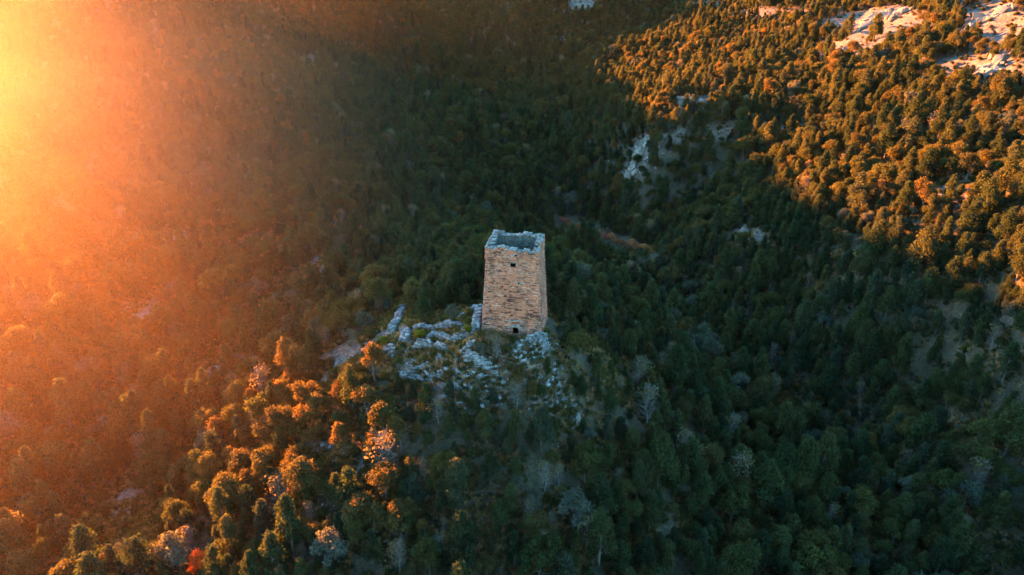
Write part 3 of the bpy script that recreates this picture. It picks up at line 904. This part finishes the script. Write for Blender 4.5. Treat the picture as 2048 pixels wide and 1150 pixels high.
for (u, v, kk, ix, s_, lab, cat) in SPECIAL:
    p = hit(u, v)
    SPX.append(p[:2])
    place_tree(dict(x=p[0], y=p[1], z=p[2] - .1, p=K[kk][ix], s=s_, a=rng.uniform(0, 6.28)), {'tree': 'oak_tree' if kk in ('oak', 'rust', 'red') else 'juniper_tree' if kk == 'jun' else 'leafless_tree', 'bush': 'bush', 'shrub': 'shrub'}[cat], lab, cat)
SPX = np.array(SPX)
def clear_of_special(t):
    d = np.hypot(SPX[:, 0] - t['x'], SPX[:, 1] - t['y']).min()
    return d > (1.3 if t['k'] in ('shrub', 'dryshrub', 'rustshrub', 'heath') else 2.0)
TREES = [t for t in TREES if clear_of_special(t)]

hp = np.array([[t['x'], t['y']] for t in TREES if t['k'] == 'heath'])
def hides_strip(t):      # the strip is a gap in the wood: no tall tree right in front of it
    if t['k'] == 'heath': return False
    d = np.stack([hp[:, 0] - t['x'], hp[:, 1] - t['y']], -1)
    return bool(((np.abs(d[:, 0]) < 2.5) & (d[:, 1] > -3) & (d[:, 1] < 9)).any())
TREES = [t for t in TREES if not hides_strip(t)]
# rank by size in the picture; the largest become things of their own
for t in TREES:
    pr = PROTO[t['p']]
    u, v, f = project(np.array([t['x'], t['y'], t['z'] + pr['h'] * t['s'] * .5]))
    t['u'], t['v'], t['px'] = float(u), float(v), F_PX * pr['h'] * t['s'] / float(f)
    t['in'] = 0 < u < 2048 and 0 < v < 1165
SPEC = {'jun': 'juniper', 'oak': 'oak', 'blue': 'grey-green bushy tree', 'rust': 'rusty orange tree', 'red': 'scarlet tree', 'bare': 'leafless tree', 'shrub': 'olive shrub', 'dryshrub': 'dry tan shrub', 'rustshrub': 'orange shrub', 'heath': 'reddish heather bush', 'yel': 'yellow bush'}
NAME = {'jun': 'juniper_tree', 'oak': 'oak_tree', 'blue': 'bushy_tree', 'rust': 'glow_tinted_tree', 'bare': 'leafless_tree', 'shrub': 'shrub', 'dryshrub': 'shrub', 'rustshrub': 'shrub', 'heath': 'reddish_bush'}
CAP = {'jun': 300, 'oak': 280, 'blue': 80, 'rust': 90, 'bare': 90, 'shrub': 90, 'dryshrub': 90, 'rustshrub': 40, 'heath': 60}
LAND = [(1030, 560, 'the tower'), (870, 700, 'the ruined walls'), (1150, 830, 'the grey boulder pair'), (690, 960, 'the mossy rock slope'), (515, 925, 'the knobbly pink rocks'), (240, 1050, 'the bare reddish patch'),
        (735, 790, 'the big orange tree'), (410, 1120, 'the scarlet tree'), (540, 608, 'the pale clearing'), (1280, 330, 'the shaded crag'), (1205, 468, 'the reddish heather strip'), (1720, 300, 'the lone golden tree'),
        (1900, 385, 'the straw-coloured shrubs'), (2035, 625, 'the tan patch at the frame edge'), (1990, 1110, 'the bottom right corner clearing'), (300, 920, 'the tan leafless tree'), (528, 780, 'the pale spreading tree'), (640, 760, 'the bare spur edge'),
        (1085, 690, 'the terrace wall'), (1060, 800, 'the ochre tree'), (1490, 470, 'the small bluish rock'), (330, 480, 'the hazy clearing')]
ORD = ['', 'second ', 'third ', 'fourth ', 'fifth ', 'sixth ', 'seventh ', 'eighth ', 'ninth ', 'tenth ', 'eleventh ', 'twelfth ']
single, rest = [], []
cnt = {}
for t in sorted(TREES, key=lambda q: -q['px']):
    k = t['k']
    if t['in'] and cnt.get(k, 0) < CAP[k]:
        cnt[k] = cnt.get(k, 0) + 1; single.append(t)
    else: rest.append(t)
cl = {}
for t in single:
    d = [(math.hypot(t['u'] - a, t['v'] - b), i) for i, (a, b, _) in enumerate(LAND)]
    dd, i = min(d)
    a, b = t['u'] - LAND[i][0], t['v'] - LAND[i][1]
    dr = ('right of' if a > 0 else 'left of') if abs(a) > abs(b) else ('below' if b > 0 else 'above')
    pr = PROTO[t['p']]
    big = 'tall ' if t['s'] > 1.0 else ('small ' if t['s'] < .72 else '')
    cl.setdefault((t['k'], i, dr, big), []).append((dd, t))
for (k, i, dr, big), lst in cl.items():
    lst.sort(key=lambda q: q[0])
    for j, (dd, t) in enumerate(lst):
        sp_ = SPEC[k]
        if len(lst) == 1: lab = f'{big}{sp_} standing {dr} {LAND[i][2]}'
        else:
            o_ = ORD[min(j, len(ORD) - 1)]
            lab = f'{o_}nearest {big}{sp_} {dr} {LAND[i][2]}' if j < len(ORD) else f'{big}{sp_} far out {dr} {LAND[i][2]}'
        lab = lab[0].lower() + lab[1:]
        place_tree(t, NAME[k], lab, 'shrub' if 'shrub' in k else ('bush' if k == 'heath' else 'tree'), {'jun': 'junipers on the hillsides', 'oak': 'oaks on the hillsides', 'blue': 'grey-green trees on the hillsides', 'rust': 'glow-tinted orange trees', 'bare': 'leafless trees in the wood', 'heath': 'reddish bushes in the strip right of the tower'}.get(k, 'shrubs on the open ground'))

# the rest of the wood: too many to count, one object
src = bpy.data.collections.new('forest_sources')
for i, p in enumerate(PROTO):
    p['obj'].name = f'forest_source_{i:02d}'
    src.objects.link(p['obj'])
me = bpy.data.meshes.new('forest')
me.vertices.add(len(rest))
me.vertices.foreach_set('co', np.array([[t['x'], t['y'], t['z'] - .1] for t in rest], np.float32).ravel())
for nm, ty, vals in (('pick', 'INT', [t['p'] for t in rest]), ('turn', 'FLOAT', [t['a'] for t in rest]), ('size', 'FLOAT', [t['s'] for t in rest])):
    at = me.attributes.new(nm, ty, 'POINT'); at.data.foreach_set('value', np.array(vals, np.int32 if ty == 'INT' else np.float32))
forest = bpy.data.objects.new('forest', me); SC.collection.objects.link(forest)
tag(forest, 'dense wood of junipers and oaks covering the valley sides', kind='stuff')
ng = bpy.data.node_groups.new('forest', 'GeometryNodeTree')
ng.interface.new_socket('Geometry', in_out='INPUT', socket_type='NodeSocketGeometry')
ng.interface.new_socket('Geometry', in_out='OUTPUT', socket_type='NodeSocketGeometry')
gi, go = ng.nodes.new('NodeGroupInput'), ng.nodes.new('NodeGroupOutput')
ip = ng.nodes.new('GeometryNodeInstanceOnPoints')
ci = ng.nodes.new('GeometryNodeCollectionInfo'); ci.inputs['Collection'].default_value = src
ci.inputs['Separate Children'].default_value = True; ci.inputs['Reset Children'].default_value = True
def named(nm, ty):
    a = ng.nodes.new('GeometryNodeInputNamedAttribute'); a.data_type = ty; a.inputs['Name'].default_value = nm
    return a.outputs['Attribute']
ng.links.new(gi.outputs[0], ip.inputs['Points']); ng.links.new(ci.outputs[0], ip.inputs['Instance'])
ip.inputs['Pick Instance'].default_value = True
ng.links.new(named('pick', 'INT'), ip.inputs['Instance Index'])
cx = ng.nodes.new('ShaderNodeCombineXYZ'); ng.links.new(named('turn', 'FLOAT'), cx.inputs[2])
e2r = ng.nodes.new('FunctionNodeEulerToRotation'); ng.links.new(cx.outputs[0], e2r.inputs[0])
ng.links.new(e2r.outputs[0], ip.inputs['Rotation'])
ng.links.new(named('size', 'FLOAT'), ip.inputs['Scale'])
ng.links.new(ip.outputs[0], go.inputs[0])
md = forest.modifiers.new('forest', 'NODES'); md.node_group = ng

# ------------------------------------------------------------------ grass and low scrub: one object
def tuft(seed, h, w, n, mat):
    r = np.random.default_rng(seed); V = []; Fc = []
    for i in range(n):
        a = r.uniform(0, 6.28); b = r.uniform(0, 6.28); q = r.uniform(0, w)
        p = np.array([q * math.cos(b), q * math.sin(b), -.03]); t = np.array([math.cos(a), math.sin(a), 0])
        d = np.array([r.normal(0, .35), r.normal(0, .35), 1]) * h * r.uniform(.5, 1.1); k = .022 + .02 * r.random()
        V += [p - t * k, p + t * k, p + d + t * k * .4, p + d - t * k * .4]; Fc.append([4 * i, 4 * i + 1, 4 * i + 2, 4 * i + 3])
    return mesh_obj('tuft_source', V, Fc, [mat], r.random(n), link=False)
tsrc = bpy.data.collections.new('tuft_sources')
for i, (h, w, k, m_) in enumerate([(.34, .22, 46, 'straw'), (.25, .3, 50, 'straw'), (.22, .34, 70, 'jun'), (.4, .34, 70, 'oak')]):
    o = tuft(900 + i, h, w, k, M[m_]); o.name = f'tuft_source_{i}'; tsrc.objects.link(o)
gx, gy = rng.uniform(-85, 95, 330000), rng.uniform(-48, 90, 330000)
gx = np.r_[gx, rng.uniform(-45, 45, 150000)]; gy = np.r_[gy, rng.uniform(-36, 28, 150000)]
gz = H(gx, gy); gu, gv, gf = project(np.stack([gx, gy, gz], -1))
gb, _ = bare_fields(gx, gy, gz)
kp = (gu > -60) & (gu < 2110) & (gv > 300) & (gv < 1250) & (np.hypot(gx, gy + 75) > 20) & (rng.random(len(gx)) < .45 + .5 * (gb > .3)) & (fbm(gx, gy, 3, 2) > -.35) & ((np.hypot(gx + 4, gy) > 16) | (rng.random(len(gx)) < .4))
gx, gy, gz = gx[kp], gy[kp], gz[kp]
me = bpy.data.meshes.new('ground_cover'); me.vertices.add(len(gx))
me.vertices.foreach_set('co', np.stack([gx, gy, gz], -1).astype(np.float32).ravel())
for nm, ty, vals in (('pick', 'INT', rng.choice(4, len(gx), p=[.3, .25, .25, .2])), ('turn', 'FLOAT', rng.uniform(0, 6.28, len(gx))), ('size', 'FLOAT', rng.uniform(.5, 1.5, len(gx)))):
    at = me.attributes.new(nm, ty, 'POINT'); at.data.foreach_set('value', np.asarray(vals, np.int32 if ty == 'INT' else np.float32))
gc = bpy.data.objects.new('ground_cover', me); SC.collection.objects.link(gc)
tag(gc, 'dry grass tufts and low scrub between the trees and stones', kind='stuff')
ng2 = ng.copy()
for nd in ng2.nodes:
    if nd.bl_idname == 'GeometryNodeCollectionInfo': nd.inputs['Collection'].default_value = tsrc
gc.modifiers.new('ground_cover', 'NODES').node_group = ng2

# ------------------------------------------------------------------ haze
zmax = max(float(MZ.max()), 60) + 6
zmin = float(MZ.min()) - 1
ex = max(abs(GX[0]), GX[-1], abs(GY[0]), GY[-1]) + 3
st = Stones(); st.add((0, 0, (zmax + zmin) / 2), (2 * ex, 2 * ex, zmax - zmin), None, 0, 0)
hm = bpy.data.materials.new('haze_air'); hm.use_nodes = True
hm.node_tree.nodes.remove(hm.node_tree.nodes['Principled BSDF'])
pv = hm.node_tree.nodes.new('ShaderNodeVolumePrincipled')
pv.inputs['Color'].default_value = (.98, .88, .74, 1)
pv.inputs['Density'].default_value = HAZE_DENSITY
pv.inputs['Anisotropy'].default_value = HAZE_G
hm.node_tree.links.new(pv.outputs[0], hm.node_tree.nodes['Material Output'].inputs['Volume'])
hz = st.build('haze', hm)
tag(hz, 'warm dusty air filling the valley', kind='stuff')
# added scattering volume for the orange glow over the left-hand slope: thickest far left, wispy, fading towards the spur
GLOW_C, GLOW_R = (-142, 38, 0), (138, 158, 78)
bm = bmesh.new(); bmesh.ops.create_icosphere(bm, subdivisions=4, radius=1)
me = bpy.data.meshes.new('glow_volume'); bm.to_mesh(me); bm.free()
mi = bpy.data.objects.new('glow_volume', me); SC.collection.objects.link(mi)
mi.location = GLOW_C; mi.scale = GLOW_R; mi.rotation_euler = (0, 0, R(GLOW_TURN))
mm = bpy.data.materials.new('glow_air'); mm.use_nodes = True; nt = mm.node_tree
nt.nodes.remove(nt.nodes['Principled BSDF'])
tc = N(nt, 'ShaderNodeTexCoord')
ln = N(nt, 'ShaderNodeVectorMath', operation='LENGTH'); nt.links.new(tc.outputs['Object'], ln.inputs[0])
fall = mapr(nt, ln.outputs['Value'], .25, 1.0, 1.0, 0.0)
pw = N(nt, 'ShaderNodeMath', operation='POWER'); nt.links.new(fall, pw.inputs[0]); pw.inputs[1].default_value = 1.25
gp = N(nt, 'ShaderNodeNewGeometry')
mp = N(nt, 'ShaderNodeMapping'); mp.inputs['Scale'].default_value = (.5, 1.0, 1.6); mp.inputs['Rotation'].default_value = (0, 0, R(30))
nt.links.new(gp.outputs['Position'], mp.inputs[0])
wn_ = mapr(nt, noise(nt, mp.outputs[0], .035, 3, .6), .3, .7, .45, 1.6)
mu = N(nt, 'ShaderNodeMath', operation='MULTIPLY'); nt.links.new(pw.outputs[0], mu.inputs[0]); nt.links.new(wn_, mu.inputs[1])
mu2 = N(nt, 'ShaderNodeMath', operation='MULTIPLY'); nt.links.new(mu.outputs[0], mu2.inputs[0]); mu2.inputs[1].default_value = GLOW_DENSITY
pv = N(nt, 'ShaderNodeVolumePrincipled'); pv.inputs['Color'].default_value = (.98, .60, .32, 1); pv.inputs['Anisotropy'].default_value = .35
nt.links.new(mu2.outputs[0], pv.inputs['Density'])
nt.links.new(pv.outputs[0], nt.nodes['Material Output'].inputs['Volume'])
me.materials.append(mm)
tag(mi, 'added orange glow volume over the left slope', kind='stuff')
print('TREES', len(TREES), 'single', len(single), cnt, 'zrange', MZ.min(), MZ.max())
